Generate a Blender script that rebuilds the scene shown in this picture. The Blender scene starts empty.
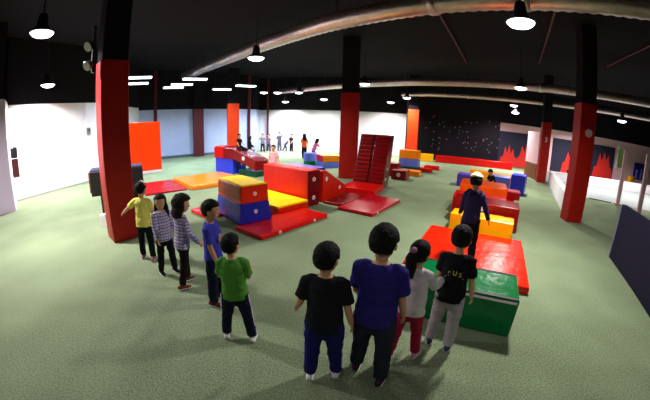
import bpy, bmesh, math, random
from mathutils import Vector, Matrix, noise
random.seed(7)
SC = bpy.context.scene
COL = SC.collection
R = math.radians
PI = math.pi

# ------------------------------------------------------------------ camera
cam_data = bpy.data.cameras.new('camera')
cam = bpy.data.objects.new('camera', cam_data)
COL.objects.link(cam)
SC.camera = cam
cam_data.type = 'PANO'
cam_data.sensor_fit = 'HORIZONTAL'
cam_data.sensor_width = 36.0
cam_data.clip_end = 200
lens = cam_data if hasattr(cam_data, 'panorama_type') else cam_data.cycles
lens.panorama_type = 'FISHEYE_LENS_POLYNOMIAL'
lens.fisheye_fov = PI
PXMM = 650 / 36.0
FPX, KPX = 306.35, -0.0285
lens.fisheye_polynomial_k0 = 0.0
lens.fisheye_polynomial_k1 = -PXMM / FPX
lens.fisheye_polynomial_k2 = 0.0
lens.fisheye_polynomial_k3 = -KPX * PXMM ** 3 / FPX / 300 ** 2
lens.fisheye_polynomial_k4 = 0.0
cam.matrix_world = (Matrix.Translation((0, 0, 1.85)) @ Matrix.Rotation(PI / 2 - 0.2484, 4, 'X')
                    @ Matrix.Rotation(0.03, 4, 'Z'))

# ------------------------------------------------------------------ world, exposure
wd = bpy.data.worlds.new('hall_ambient')
SC.world = wd
wd.use_nodes = True
wd.node_tree.nodes['Background'].inputs[0].default_value = (0.8, 0.8, 1.0, 1)
wd.node_tree.nodes['Background'].inputs[1].default_value = 0.02
SC.view_settings.view_transform = 'Standard'
SC.view_settings.look = 'None'
SC.view_settings.gamma = 1.0
SC.view_settings.use_curve_mapping = False
SC.view_settings.exposure = 0.3
LAMP_POWER = 140.0
STRIP_POWER = 60.0

# ------------------------------------------------------------------ materials
def s2l(c):
    return tuple(((v / 255) / 12.92 if v / 255 <= .04045 else ((v / 255 + .055) / 1.055) ** 2.4) for v in c)

def mat(name, rgb, rough=.6, metal=0.0, spec=.5, noise_scale=0, noise_amt=0, bump=0, bump_scale=60, emit=0, coat=0):
    m = bpy.data.materials.new(name)
    m.use_nodes = True
    nt = m.node_tree
    b = nt.nodes['Principled BSDF']
    c = s2l(rgb)
    b.inputs['Base Color'].default_value = (*c, 1)
    b.inputs['Roughness'].default_value = rough
    b.inputs['Metallic'].default_value = metal
    b.inputs['Specular IOR Level'].default_value = spec
    if coat:
        b.inputs['Coat Weight'].default_value = coat
        b.inputs['Coat Roughness'].default_value = .15
    tc = None
    if noise_amt or bump:
        tc = nt.nodes.new('ShaderNodeTexCoord')
    if noise_amt:
        n = nt.nodes.new('ShaderNodeTexNoise')
        n.inputs['Scale'].default_value = noise_scale
        n.inputs['Detail'].default_value = 5
        nt.links.new(tc.outputs['Object'], n.inputs['Vector'])
        r = nt.nodes.new('ShaderNodeMapRange')
        r.inputs['From Min'].default_value = .3
        r.inputs['From Max'].default_value = .7
        r.inputs['To Min'].default_value = 1 - noise_amt
        r.inputs['To Max'].default_value = 1 + noise_amt
        nt.links.new(n.outputs[0], r.inputs['Value'])
        h = nt.nodes.new('ShaderNodeHueSaturation')
        h.inputs['Color'].default_value = (*c, 1)
        nt.links.new(r.outputs[0], h.inputs['Value'])
        nt.links.new(h.outputs[0], b.inputs['Base Color'])
    if bump:
        n2 = nt.nodes.new('ShaderNodeTexNoise')
        n2.inputs['Scale'].default_value = bump_scale
        n2.inputs['Detail'].default_value = 4
        nt.links.new(tc.outputs['Object'], n2.inputs['Vector'])
        bp = nt.nodes.new('ShaderNodeBump')
        bp.inputs['Strength'].default_value = bump
        bp.inputs['Distance'].default_value = .02
        nt.links.new(n2.outputs[0], bp.inputs['Height'])
        nt.links.new(bp.outputs[0], b.inputs['Normal'])
    if emit:
        b.inputs['Emission Color'].default_value = (*c, 1)
        b.inputs['Emission Strength'].default_value = emit
    return m

def vinyl(name, rgb, rough=.24):
    return mat(name, rgb, rough, spec=.26, noise_scale=3, noise_amt=.06, bump=.5, bump_scale=6)

M = {}
M['red'] = vinyl('red_vinyl', (204, 12, 8))
M['bright_red'] = vinyl('bright_red_vinyl', (238, 30, 14))
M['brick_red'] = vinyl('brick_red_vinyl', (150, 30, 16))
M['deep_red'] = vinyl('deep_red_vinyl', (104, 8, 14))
M['dark_red'] = vinyl('dark_red_vinyl', (128, 6, 12))
M['crimson'] = vinyl('crimson_vinyl', (172, 8, 26))
M['orange_red'] = vinyl('orange_red_vinyl', (214, 34, 10))
M['hot_orange'] = vinyl('hot_orange_vinyl', (242, 84, 12))
M['orange'] = vinyl('orange_vinyl', (245, 140, 20))
M['yellow'] = mat('yellow_vinyl', (252, 208, 8), .5, spec=.08, noise_scale=3, noise_amt=.05, bump=.3, bump_scale=6)
M['amber'] = vinyl('amber_vinyl', (250, 180, 10))
M['blue'] = vinyl('blue_vinyl', (24, 32, 160))
M['royal'] = vinyl('royal_blue_vinyl', (48, 62, 215))
M['lightblue'] = vinyl('light_blue_vinyl', (95, 115, 215))
M['violet'] = vinyl('violet_vinyl', (96, 70, 190))
M['green'] = vinyl('green_vinyl', (4, 112, 56), .22)
M['darkgreen'] = vinyl('dark_green_vinyl', (14, 70, 50))
M['pink'] = vinyl('pink_vinyl', (225, 90, 110))
M['navyvinyl'] = vinyl('navy_vinyl', (16, 11, 38), .9)
M['black'] = mat('black_plastic', (18, 18, 20), .5)
M['blackmatte'] = mat('matte_black_paint', (26, 24, 30), .95, spec=.1)
M['white'] = mat('white_paint', (232, 228, 232), .7, noise_scale=2, noise_amt=.03)
M['patch'] = mat('white_patch_print', (235, 225, 222), .5)
M['patchgrey'] = mat('grey_patch_print', (196, 168, 170), .5)
M['column'] = vinyl('column_red_vinyl', (158, 20, 10), .5)
M['column_orange'] = vinyl('column_orange_vinyl', (225, 60, 15), .45)
M['maroon'] = mat('maroon_paint', (88, 16, 26), .6)
M['metal'] = mat('galvanised_duct_metal', (200, 180, 176), .34, metal=.9, noise_scale=6, noise_amt=.15)
M['lampbody'] = mat('lamp_housing_dark', (30, 30, 32), .5)
M['wood'] = mat('brown_board', (120, 70, 40), .6, noise_scale=8, noise_amt=.15)
M['hold'] = mat('climbing_hold_resin', (150, 84, 104), .6)
M['hold2'] = mat('climbing_hold_pale', (100, 100, 120), .6)
M['eye_white'] = mat('eye_white', (235, 230, 225), .3)
M['iris'] = mat('iris_brown', (30, 18, 12), .3)
M['lip'] = mat('lip', (165, 85, 80), .5)
M['hairblack'] = mat('black_hair', (11, 9, 10), .7, spec=.2, noise_scale=40, noise_amt=.3, bump=.5, bump_scale=60)
M['hairbrown'] = mat('dark_brown_hair', (26, 17, 15), .7, spec=.2, noise_scale=40, noise_amt=.3, bump=.5, bump_scale=60)
M['skin'] = mat('skin_warm', (214, 158, 122), .55, noise_scale=6, noise_amt=.04)
M['skin2'] = mat('skin_tan', (196, 138, 102), .55, noise_scale=6, noise_amt=.04)
M['sole'] = mat('white_shoe_sole', (235, 235, 235), .6)

def cloth(name, rgb):
    return mat(name, rgb, .9, spec=.15, noise_scale=5, noise_amt=.10, bump=.35, bump_scale=14)

def emission(name, rgb, strength):
    m = bpy.data.materials.new(name)
    m.use_nodes = True
    nt = m.node_tree
    nt.nodes.clear()
    e = nt.nodes.new('ShaderNodeEmission')
    e.inputs[0].default_value = (*s2l(rgb), 1)
    e.inputs[1].default_value = strength
    o = nt.nodes.new('ShaderNodeOutputMaterial')
    nt.links.new(e.outputs[0], o.inputs[0])
    return m
M['glow_warm'] = emission('lamp_diffuser_white', (255, 246, 250), 6)
M['glow_cool'] = emission('lamp_diffuser_cool', (225, 245, 255), 6)

def plaid_mat():
    m = bpy.data.materials.new('blue_white_plaid_cloth')
    m.use_nodes = True
    nt = m.node_tree
    b = nt.nodes['Principled BSDF']
    b.inputs['Roughness'].default_value = .9
    tc = nt.nodes.new('ShaderNodeTexCoord')
    sp = nt.nodes.new('ShaderNodeSeparateXYZ')
    nt.links.new(tc.outputs['Object'], sp.inputs[0])
    def stripe(sock, freq, lo):
        a = nt.nodes.new('ShaderNodeMath'); a.operation = 'MULTIPLY'; a.inputs[1].default_value = freq
        nt.links.new(sock, a.inputs[0])
        s = nt.nodes.new('ShaderNodeMath'); s.operation = 'SINE'
        nt.links.new(a.outputs[0], s.inputs[0])
        g = nt.nodes.new('ShaderNodeMath'); g.operation = 'GREATER_THAN'; g.inputs[1].default_value = lo
        nt.links.new(s.outputs[0], g.inputs[0])
        return g.outputs[0]
    def mix(fac, a, bcol):
        x = nt.nodes.new('ShaderNodeMix'); x.data_type = 'RGBA'
        nt.links.new(fac, x.inputs['Factor'])
        if isinstance(a, tuple): x.inputs['A'].default_value = a
        else: nt.links.new(a, x.inputs['A'])
        x.inputs['B'].default_value = bcol
        return x.outputs['Result']
    c = mix(stripe(sp.outputs[0], 190, .2), (*s2l((206, 200, 222)), 1), (*s2l((140, 134, 182)), 1))
    c = mix(stripe(sp.outputs[2], 170, .5), c, (*s2l((104, 100, 160)), 1))
    c = mix(stripe(sp.outputs[2], 85, .9), c, (*s2l((215, 175, 195)), 1))
    nt.links.new(c, b.inputs['Base Color'])
    return m
M['plaid'] = plaid_mat()

def carpet_mat():
    m = bpy.data.materials.new('green_grey_carpet')
    m.use_nodes = True
    nt = m.node_tree
    b = nt.nodes['Principled BSDF']
    b.inputs['Roughness'].default_value = 1
    b.inputs['Specular IOR Level'].default_value = .1
    tc = nt.nodes.new('ShaderNodeTexCoord')
    n1 = nt.nodes.new('ShaderNodeTexNoise'); n1.inputs['Scale'].default_value = 62; n1.inputs['Detail'].default_value = 6; n1.inputs['Roughness'].default_value = .7
    n2 = nt.nodes.new('ShaderNodeTexNoise'); n2.inputs['Scale'].default_value = 1.3; n2.inputs['Detail'].default_value = 4
    for n in (n1, n2): nt.links.new(tc.outputs['Object'], n.inputs['Vector'])
    r1 = nt.nodes.new('ShaderNodeValToRGB')
    r1.color_ramp.elements[0].position = .32; r1.color_ramp.elements[0].color = (*s2l((76, 97, 72)), 1)
    r1.color_ramp.elements[1].position = .70; r1.color_ramp.elements[1].color = (*s2l((160, 174, 138)), 1)
    nt.links.new(n1.outputs[0], r1.inputs[0])
    r2 = nt.nodes.new('ShaderNodeMapRange')
    r2.inputs['From Min'].default_value = .35; r2.inputs['From Max'].default_value = .65
    r2.inputs['To Min'].default_value = .90; r2.inputs['To Max'].default_value = 1.08
    nt.links.new(n2.outputs[0], r2.inputs['Value'])
    h = nt.nodes.new('ShaderNodeHueSaturation')
    nt.links.new(r1.outputs[0], h.inputs['Color']); nt.links.new(r2.outputs[0], h.inputs['Value'])
    nt.links.new(h.outputs[0], b.inputs['Base Color'])
    bp = nt.nodes.new('ShaderNodeBump'); bp.inputs['Strength'].default_value = .6; bp.inputs['Distance'].default_value = .01
    nt.links.new(n1.outputs[0], bp.inputs['Height']); nt.links.new(bp.outputs[0], b.inputs['Normal'])
    return m
M['carpet'] = carpet_mat()
M['rinkfloor'] = mat('pale_grey_floor', (132, 142, 138), .5, noise_scale=2, noise_amt=.05)

# ------------------------------------------------------------------ mesh helpers
def new_obj(name, bm, material, parent=None, smooth=False, mats=None):
    me = bpy.data.meshes.new(name)
    bm.normal_update()
    bm.to_mesh(me)
    bm.free()
    o = bpy.data.objects.new(name, me)
    COL.objects.link(o)
    for m in (mats or [material]):
        me.materials.append(m)
    if smooth:
        me.polygons.foreach_set('use_smooth', [True] * len(me.polygons))
    if parent is not None:
        o.parent = parent
    return o

def thing(name, label, cat, loc=(0, 0, 0), yaw=0.0, group=None):
    o = bpy.data.objects.new(name, None)
    o.empty_display_size = .1
    COL.objects.link(o)
    o.location = loc
    o.rotation_euler = (0, 0, R(yaw))
    tag(o, label, cat, group)
    return o

def tag(o, label, cat, group=None, kind=None):
    o['label'] = label
    o['category'] = cat
    if group: o['group'] = group
    if kind: o['kind'] = kind
    return o

def struct(name, bm, material):
    o = new_obj(name, bm, material)
    o['kind'] = 'structure'
    return o

def box_bm(w, d, h, x=0, y=0, z=0, bev=.0, bm=None, seg=3):
    """box centred on x, y with its base at z"""
    b = bmesh.new()
    bmesh.ops.create_cube(b, size=1)
    for v in b.verts:
        v.co = Vector((v.co.x * w + x, v.co.y * d + y, (v.co.z + .5) * h + z))
    if bev:
        bmesh.ops.bevel(b, geom=list(b.edges), offset=bev, segments=seg, affect='EDGES', profile=.6)
    if bm is None:
        return b
    me = bpy.data.meshes.new('tmp'); b.to_mesh(me); b.free(); bm.from_mesh(me); bpy.data.meshes.remove(me)
    return bm

def prism_bm(pts, y0, y1, bev=0.0, axis='y'):
    """polygon pts (x, z) extruded along y"""
    bm = bmesh.new()
    a = [bm.verts.new((p[0], y0, p[1])) for p in pts]
    b = [bm.verts.new((p[0], y1, p[1])) for p in pts]
    n = len(pts)
    bm.faces.new(a); bm.faces.new(b[::-1])
    for i in range(n):
        bm.faces.new((a[i], b[i], b[(i + 1) % n], a[(i + 1) % n]))
    bmesh.ops.recalc_face_normals(bm, faces=bm.faces)
    if bev:
        bmesh.ops.bevel(bm, geom=list(bm.edges), offset=bev, segments=3, affect='EDGES', profile=.6)
    return bm

def wall_bm(p, q, z0, z1, th):
    """slab whose room-side base line runs p -> q; thickness th to the left of p -> q"""
    p, q = Vector(p), Vector(q)
    d = (q - p).normalized()
    n = Vector((-d.y, d.x)) * th
    bm = bmesh.new()
    lo = [bm.verts.new((*c, z0)) for c in (p, q, q + n, p + n)]
    hi = [bm.verts.new((*c, z1)) for c in (p, q, q + n, p + n)]
    bm.faces.new(lo[::-1]); bm.faces.new(hi)
    for i in range(4):
        bm.faces.new((lo[i], lo[(i + 1) % 4], hi[(i + 1) % 4], hi[i]))
    bmesh.ops.recalc_face_normals(bm, faces=bm.faces)
    return bm

def cyl_bm(p, q, r0, r1=None, n=16, bm=None):
    if bm is None: bm = bmesh.new()
    p, q = Vector(p), Vector(q)
    r1 = r0 if r1 is None else r1
    d = (q - p).normalized()
    a = Vector((0, 0, 1)) if abs(d.z) < .9 else Vector((1, 0, 0))
    u = d.cross(a).normalized(); v = d.cross(u)
    ra, rb = [], []
    for i in range(n):
        t = 2 * PI * i / n
        e = u * math.cos(t) + v * math.sin(t)
        ra.append(bm.verts.new(p + e * r0)); rb.append(bm.verts.new(q + e * r1))
    for i in range(n):
        bm.faces.new((ra[i], ra[(i + 1) % n], rb[(i + 1) % n], rb[i]))
    bm.faces.new(ra[::-1]); bm.faces.new(rb)
    return bm

def lathe_bm(prof, n=24, bm=None):
    """profile (r, z) from top to bottom"""
    if bm is None: bm = bmesh.new()
    rings = []
    for r, z in prof:
        if r < 1e-5:
            rings.append([bm.verts.new((0, 0, z))])
        else:
            rings.append([bm.verts.new((r * math.cos(2 * PI * i / n), r * math.sin(2 * PI * i / n), z)) for i in range(n)])
    for a, b in zip(rings, rings[1:]):
        for i in range(n):
            j = (i + 1) % n
            if len(a) == 1 and len(b) == 1: continue
            if len(a) == 1: bm.faces.new((a[0], b[i], b[j]))
            elif len(b) == 1: bm.faces.new((a[j], a[i], b[0]))
            else: bm.faces.new((a[i], b[i], b[j], a[j]))
    bmesh.ops.recalc_face_normals(bm, faces=bm.faces)
    return bm

def emblem(parent, face, w, d, h, u=0.0, z=None, r=.06, name='emblem'):
    """a round printed patch lying on one side face of a box (local box coordinates)"""
    z = h / 2 if z is None else z
    t = .006
    bm = bmesh.new()
    spec = {'n': ((u, -d / 2, z), (0, -1, 0)), 'r': ((w / 2, u, z), (1, 0, 0)), 'l': ((-w / 2, u, z), (-1, 0, 0))}[face]
    c, nrm = Vector(spec[0]), Vector(spec[1])
    cyl_bm(c - nrm * .004, c + nrm * t, r, n=20, bm=bm)
    e = new_obj(name, bm, M['patch'], parent)
    bm = bmesh.new()
    cyl_bm(c, c + nrm * (t + .003), r * .55, n=16, bm=bm)
    new_obj('printed_ring', bm, M['patchgrey'], e)
    return e

# ------------------------------------------------------------------ the setting
bm = bmesh.new()
vs = [bm.verts.new(c) for c in ((-13, -5, 0), (27, -5, 0), (27, 26, 0), (-13, 26, 0))]
bm.faces.new(vs)
struct('floor', bm, M['carpet'])
struct('ceiling', box_bm(40, 31, .2, 7, 10.5, 4.9), M['blackmatte'])

WALLS = [
    ('wall_left_near', (-9.9, 1.3), (-8.07, 5.14), 2.9, 'white_grey'),
    ('wall_left', (-9.2, 5.95), (-8.5, 9.4), 2.86, 'white_bright'),
    ('wall_left_return', (-8.5, 9.4), (-10.0, 14.6), 2.86, 'white_bright'),
    ('wall_rear_left', (-10.0, 14.6), (-4.6, 19.55), 2.72, 'white_blue'),
    ('wall_rear_corner', (-4.6, 19.55), (-4.6, 20.75), 2.72, 'white_blue'),
    ('wall_rear', (-4.6, 20.75), (5.0, 19.3), 2.72, 'white_rear'),
    ('wall_right', (10.6, 17.56), (26.0, 13.05), 2.72, 'pink_white'),
]
M['white_grey'] = mat('grey_white_wall', (190, 176, 200), .8)
M['white_bright'] = mat('white_wall', (238, 232, 236), .8, noise_scale=1.5, noise_amt=.03)
M['white_blue'] = mat('pale_blue_wall', (176, 188, 220), .8, noise_scale=1.5, noise_amt=.05)
M['white_rear'] = mat('off_white_wall', (206, 206, 216), .8, noise_scale=1.5, noise_amt=.05)
M['pink_white'] = mat('pink_white_wall', (230, 190, 198), .8, noise_scale=1.5, noise_amt=.04)
for n, p, q, h, m in WALLS:
    struct(n, wall_bm(p, q, 0, h, .25), M[m])
    struct(n + '_upper', wall_bm(p, q, h, 4.9, .25), M['blackmatte'])
struct('wall_left_reveal', wall_bm((-8.07, 5.14), (-9.2, 5.95), 0, 2.88, -.02), M['white_bright'])
struct('wall_climbing', wall_bm((5.0, 18.65), (10.45, 16.97), 0, 4.9, .3), M['blackmatte'])
struct('wall_behind', wall_bm((27, -5), (-13, -5), 0, 4.9, .2), M['blackmatte'])
struct('wall_side_right', wall_bm((27, 13.5), (27, -5), 0, 4.9, -.2), M['blackmatte'])
struct('wall_side_left', wall_bm((-13, -5), (-9.9, 1.3), 0, 4.9, .2), M['blackmatte'])
struct('trim_5', wall_bm((-8.60, 8.93), (-8.48, 9.5), 0, 2.86, -.05), M['white_bright'])
# thin trims: wall pipes (dark red) on the rear walls
for k, (x, y, s, m) in enumerate([(-9.28, 15.18, .14, 'maroon'), (-4.93, 19.15, .16, 'maroon'), (-4.0, 20.58, .13, 'maroon'), (.98, 19.82, .16, 'blackmatte')]):
    struct('trim_%d' % (k + 1), box_bm(s, s, 4.85, x, y, 0), M[m])
struct('baseboard_rear_left', wall_bm((-9.97, 14.57), (-4.62, 19.47), 0, .14, .02), mat('teal_grey_skirting', (70, 92, 96), .7))
struct('baseboard_left', wall_bm((-9.17, 5.97), (-8.48, 9.38), 0, .05, .02), mat('grey_skirting', (150, 150, 140), .7))

# ------------------------------------------------------------------ lamps
def make_lamp(kind, loc, label, group, power, col, cat='ceiling lamp'):
    t = thing('ceiling_lamp' if kind == 'round' else 'strip_light', label, cat, loc, 0, group)
    top = 4.9 - loc[2]
    if kind == 'round':
        new_obj('housing', lathe_bm([(0, .34), (.07, .34), (.09, .28), (.11, .12), (.20, .055), (.235, .03), (.235, .0), (.22, .0), (.20, .02), (0, .02)]), M['lampbody'], t, True)
        new_obj('diffuser', lathe_bm([(0, .015), (.215, .015), (.215, -.005), (.17, -.05), (.09, -.075), (0, -.082)]), M['glow_warm'], t, True)
        new_obj('hanging_rod', cyl_bm((0, 0, .34), (0, 0, top), .012, n=8), M['lampbody'], t)
        zl, sz = -.1, .34
    else:
        new_obj('housing', box_bm(.95, .30, .06, 0, 0, .0, .01), M['lampbody'], t)
        new_obj('diffuser', box_bm(.92, .27, .05, 0, 0, -.05, .015), M['glow_cool'], t)
        for s in (-.35, .35): new_obj('hanging_wire', cyl_bm((s, 0, .06), (s, 0, top), .006, n=6), M['lampbody'], t)
        zl, sz = -.07, .5
    ld = bpy.data.lights.new('bulb_light', 'AREA')
    ld.shape = 'DISK'
    ld.size = sz
    ld.energy = power
    ld.spread = R(148)
    ld.color = col
    lo = bpy.data.objects.new('bulb', ld)
    COL.objects.link(lo)
    lo.parent = t
    lo.location = (0, 0, zl)
    return t

WARM = (1.0, .95, .90)
COOL = (.66, .80, 1.0)
ROSE = (1.0, .92, .93)
RL = [
    ((-4.77, 3.77, 3.6), 'bright round lamp hanging at the upper left, nearest the near left wall', 1.45, ROSE),
    ((-8.01, 6.67, 3.3), 'small round lamp hanging above the white left wall', 1.4, ROSE),
    ((-1.93, 8.10, 3.6), 'round lamp hanging just below the big silver duct', 1.0, WARM),
    ((2.79, 4.00, 3.6), 'largest round lamp, hanging at the top right below the big duct', 1.0, WARM),
    ((-3.65, 17.50, 3.6), 'far round lamp, left of the close pair at the middle duct left end', .8, COOL),
    ((-2.80, 17.10, 3.55), 'far round lamp, right of the close pair at the middle duct left end', .8, COOL),
    ((-1.65, 17.53, 3.6), 'far round lamp just below the middle duct, left of the central column', .8, WARM),
    ((-2.66, 19.40, 3.2), 'tiny pendant lamp hanging low before the rear wall, above the playing children', .9, WARM),
    ((-.24, 18.30, 3.3), 'small pendant lamp just left of the central red column', .9, WARM),
    ((1.52, 12.99, 3.6), 'round lamp beside the right edge of the central column, at the middle duct', 1.0, WARM),
    ((3.69, 18.10, 3.3), 'small far lamp above the rear wall, left of the orange column', .9, WARM),
    ((4.30, 16.70, 3.5), 'small far lamp at the open left end of the thin rear duct', .9, WARM),
    ((6.53, 9.37, 3.6), 'round lamp against the middle duct, left of the right-hand red column', 1.0, WARM),
    ((9.92, 14.82, 3.6), 'upper of the two stacked far lamps over the black climbing wall', .9, ROSE),
    ((10.2, 15.05, 3.25), 'lower of the two stacked far lamps over the black climbing wall', .9, ROSE),
    ((12.65, 9.64, 3.3), 'small lamp at the far right above the pink wall', 1.0, ROSE),
    ((14.8, 13.6, 3.4), 'tiny far lamp right beside the right-hand red column, before the pink wall', 1.7, ROSE),
]
for loc, lab, k, c in RL:
    make_lamp('round', loc, lab, 'round ceiling lamps', LAMP_POWER * k, c)
SL = [
    ((-6.53, 9.54, 3.6), 'upper flat white light just right of the big dark red column', COOL),
    ((-7.48, 10.80, 3.6), 'lower flat white light just right of the big dark red column', COOL),
    ((-6.21, 12.35, 3.6), 'flat light in the middle of the bright cluster at the big duct left end', COOL),
    ((-7.05, 13.15, 3.6), 'leftmost flat light of the bright cluster at the left end of the big duct', COOL),
    ((-5.05, 11.15, 3.6), 'rightmost and highest flat light of the cluster at the left end of the big duct', COOL),
    ((-5.33, 15.12, 3.6), 'flat light alone between the bright cluster and the orange and red column', COOL),
    ((-3.79, 14.05, 3.6), 'flat light just right of and above the orange and red column', COOL),
]
for i, (loc, lab, c) in enumerate(SL):
    t = make_lamp('strip', loc, lab, 'flat ceiling lights on the left', STRIP_POWER, c)
    t.rotation_euler.z = R(35)
make_lamp('round', (15.5, 9.0, 3.6), 'added round fill lamp over the grey rink floor, out of view at the far right', 'round ceiling lamps', LAMP_POWER * 1.6, ROSE)  # extra lamp added out of view to brighten the rink and pink wall
# unseen fill lamps added over and behind the photographer to light the foreground
for loc, lab in [((-3.2, -.6, 4.2), 'added unseen fill lamp over the near left floor'), ((1.0, -1.5, 4.2), 'added unseen fill lamp behind the photographer'), ((4.8, -.4, 4.2), 'added unseen fill lamp over the near right floor')]:
    make_lamp('round', loc, lab, 'round ceiling lamps', LAMP_POWER * .12, WARM)

# ------------------------------------------------------------------ ducts
def duct(label, pts, r, rib=.16, clamp=()):
    t = thing('ventilation_duct', label, 'air duct', (0, 0, 0), 0, 'ventilation ducts under the black ceiling')
    P = [Vector(p) for p in pts]
    bm = bmesh.new()
    rings = []
    n = 18
    path = []
    for a, b in zip(P, P[1:]):
        L = (b - a).length
        k = max(2, int(L / (rib / 2)))
        for i in range(k):
            path.append(a.lerp(b, i / k))
    path.append(P[-1])
    # round the bends
    for _ in range(12):
        path = [path[0]] + [(path[i - 1] + path[i] * 2 + path[i + 1]) / 4 for i in range(1, len(path) - 1)] + [path[-1]]
    for i, p in enumerate(path):
        d = (path[min(i + 1, len(path) - 1)] - path[max(i - 1, 0)]).normalized()
        u = d.cross(Vector((0, 0, 1))).normalized(); v = u.cross(d)
        rr = r * (1 + (.06 if i % 2 else -.045))
        rings.append([bm.verts.new(p + (u * math.cos(2 * PI * j / n) + v * math.sin(2 * PI * j / n)) * rr) for j in range(n)])
    for a, b in zip(rings, rings[1:]):
        for j in range(n):
            bm.faces.new((a[j], a[(j + 1) % n], b[(j + 1) % n], b[j]))
    bmesh.ops.recalc_face_normals(bm, faces=bm.faces)
    o = new_obj('duct_tube', bm, M['metal'], t, True)
    for f in clamp:
        i = int(f * (len(path) - 2))
        p = path[i]; d = (path[i + 1] - p).normalized()
        new_obj('clamp_ring', cyl_bm(p - d * .07, p + d * .07, r * 1.14, n=22), M['metal'], t, True)
    L = len(path)
    for f in (.12, .3, .5, .7, .88):
        p = path[int(f * (L - 1))]
        new_obj('hanger_rod', cyl_bm((p.x, p.y, p.z + r * .9), (p.x, p.y, 4.95), .008, n=6), M['lampbody'], t)
    return t
duct('largest silver spiral duct sweeping across the top of the hall', [(-6.9, 14.0, 4.2), (-2.75, 9.82, 4.2), (-.02, 7.0, 4.2), (2.0, 5.2, 4.2), (4.75, 3.05, 4.2), (8.0, .5, 4.2)], .20, .20, (.62, .70))
duct('medium silver duct passing behind the central column', [(-3.26, 19.5, 3.82), (.58, 15.6, 3.82), (3.8, 12.65, 3.82), (6.75, 10.35, 3.82), (11.07, 7.15, 3.82), (15, 4.2, 3.82)], .155, .15, (.3, .62))
duct('thinnest silver duct, above the black climbing wall', [(4.25, 17.6, 3.76), (5.3, 16.4, 3.76), (8.54, 14.1, 3.76), (11.6, 12.15, 3.76), (15.5, 9.2, 3.76), (20, 6, 3.76)], .12, .14, (.2, .5))

# ------------------------------------------------------------------ padded columns
def column(label, x, y, yaw, w, d, hpad, pad='column', left='column_orange', sign=None):
    t = thing('padded_column', label, 'column', (x, y, 0), yaw)
    new_obj('padding', box_bm(w, d, hpad, 0, 0, 0, .025), M[pad], t)
    new_obj('upper_shaft', box_bm(w - .04, d - .04, 4.9 - hpad, 0, 0, hpad), M['blackmatte'], t)
    return t
column('massive dark red padded column at the left, behind the girl in yellow', -3.475, 4.27, 53, .47, .45, 2.95)
tR = column('red padded column at the right, in front of the low white rink wall', 6.24, 5.95, -18, .46, .42, 2.93)
tB = column('narrow red padded column at the right rear, with a white mark', 9.95, 11.95, -28, .44, .44, 2.76)
column('dark red padded column in the centre, behind the stepped climbing ramp', .77, 10.62, -6, .62, .56, 2.93)
column('bright orange padded column at the rear, beside the black climbing wall', 4.95, 17.45, -20, .62, .5, 2.92, 'column_orange')
column('orange and red padded column at the left rear, above the red ramp', -5.25, 16.75, 25, .62, .62, 2.93, 'column_orange')
column('dark red padded pilaster against the pale blue rear left wall', -7.30, 16.62, 42.5, .60, .25, 2.7, 'maroon')
# marks on two columns
def text_mesh(body, size, depth=.004):
    cu = bpy.data.curves.new('letters', 'FONT'); cu.body = body; cu.size = size; cu.extrude = depth
    cu.align_x = 'CENTER'; cu.align_y = 'CENTER'
    o = bpy.data.objects.new('letters', cu); COL.objects.link(o)
    dg = bpy.context.evaluated_depsgraph_get(); dg.update()
    me = bpy.data.meshes.new_from_object(o.evaluated_get(dg))
    bpy.data.objects.remove(o); bpy.data.curves.remove(cu)
    return me
me = text_mesh('3', .30)
sg = bpy.data.objects.new('painted_mark', me); COL.objects.link(sg); me.materials.append(M['patch'])
sg.parent = tB; sg.location = (0, -.224, 1.95); sg.rotation_euler = (PI / 2, 0, 0)
new_obj('round_sign', cyl_bm((.02, -.228, 2.22), (.02, -.242, 2.22), .10, n=24), M['patchgrey'], tR)

# ------------------------------------------------------------------ left side furniture and fittings
t = thing('equipment_cabinet', 'black equipment cabinet with a bluish top, mostly hidden behind the left column', 'cabinet', (-4.36, 5.40, 0), 36)
new_obj('cabinet_body', box_bm(1.13, .5, .50, 0, 0, .53, .015), M['black'], t)
new_obj('pedestal', box_bm(.86, .4, .53, .04, 0, 0, .01), M['black'], t)
new_obj('top_panel', box_bm(1.11, .48, .03, 0, 0, 1.03, .008), mat('slate_blue_top', (40, 42, 84), .7), t)
new_obj('side_board', box_bm(.03, .46, .42, -.58, 0, .60, .005), M['wood'], t)
tag(new_obj('paper_box', box_bm(.14, .12, .24, 0, 0, 0, .008), M['white']), 'small white box on the carpet against the left column', 'box')
o = bpy.data.objects['paper_box']; o.location = (-4.28, 4.72, 0); o.rotation_euler.z = R(20)

t = thing('standing_mat', 'tall bright orange padded mat standing upright right of the left column', 'gym mat', (-7.15, 10.75, 0), 45)
new_obj('pad', box_bm(1.35, .2, 1.92, 0, 0, .10, .03), vinyl('bright_orange_vinyl', (250, 58, 8)), t)
new_obj('foot_strip', box_bm(1.33, .19, .10, 0, 0, 0, .005), M['patch'], t)

d = (Vector((-8.5, 9.4)) - Vector((-9.2, 5.95))).normalized()
p = Vector((-9.2, 5.95)) + d * 3.12
t = thing('thermostat', 'small grey control box on the white left wall', 'wall control', (p.x + .05, p.y, 1.72), math.degrees(math.atan2(d.y, d.x)))
new_obj('case', box_bm(.16, .06, .24, 0, -.03, 0, .01), mat('grey_plastic', (120, 118, 120), .5), t)
new_obj('dial', cyl_bm((0, -.06, .15), (0, -.075, .15), .035, n=16), M['black'], t)

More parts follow.
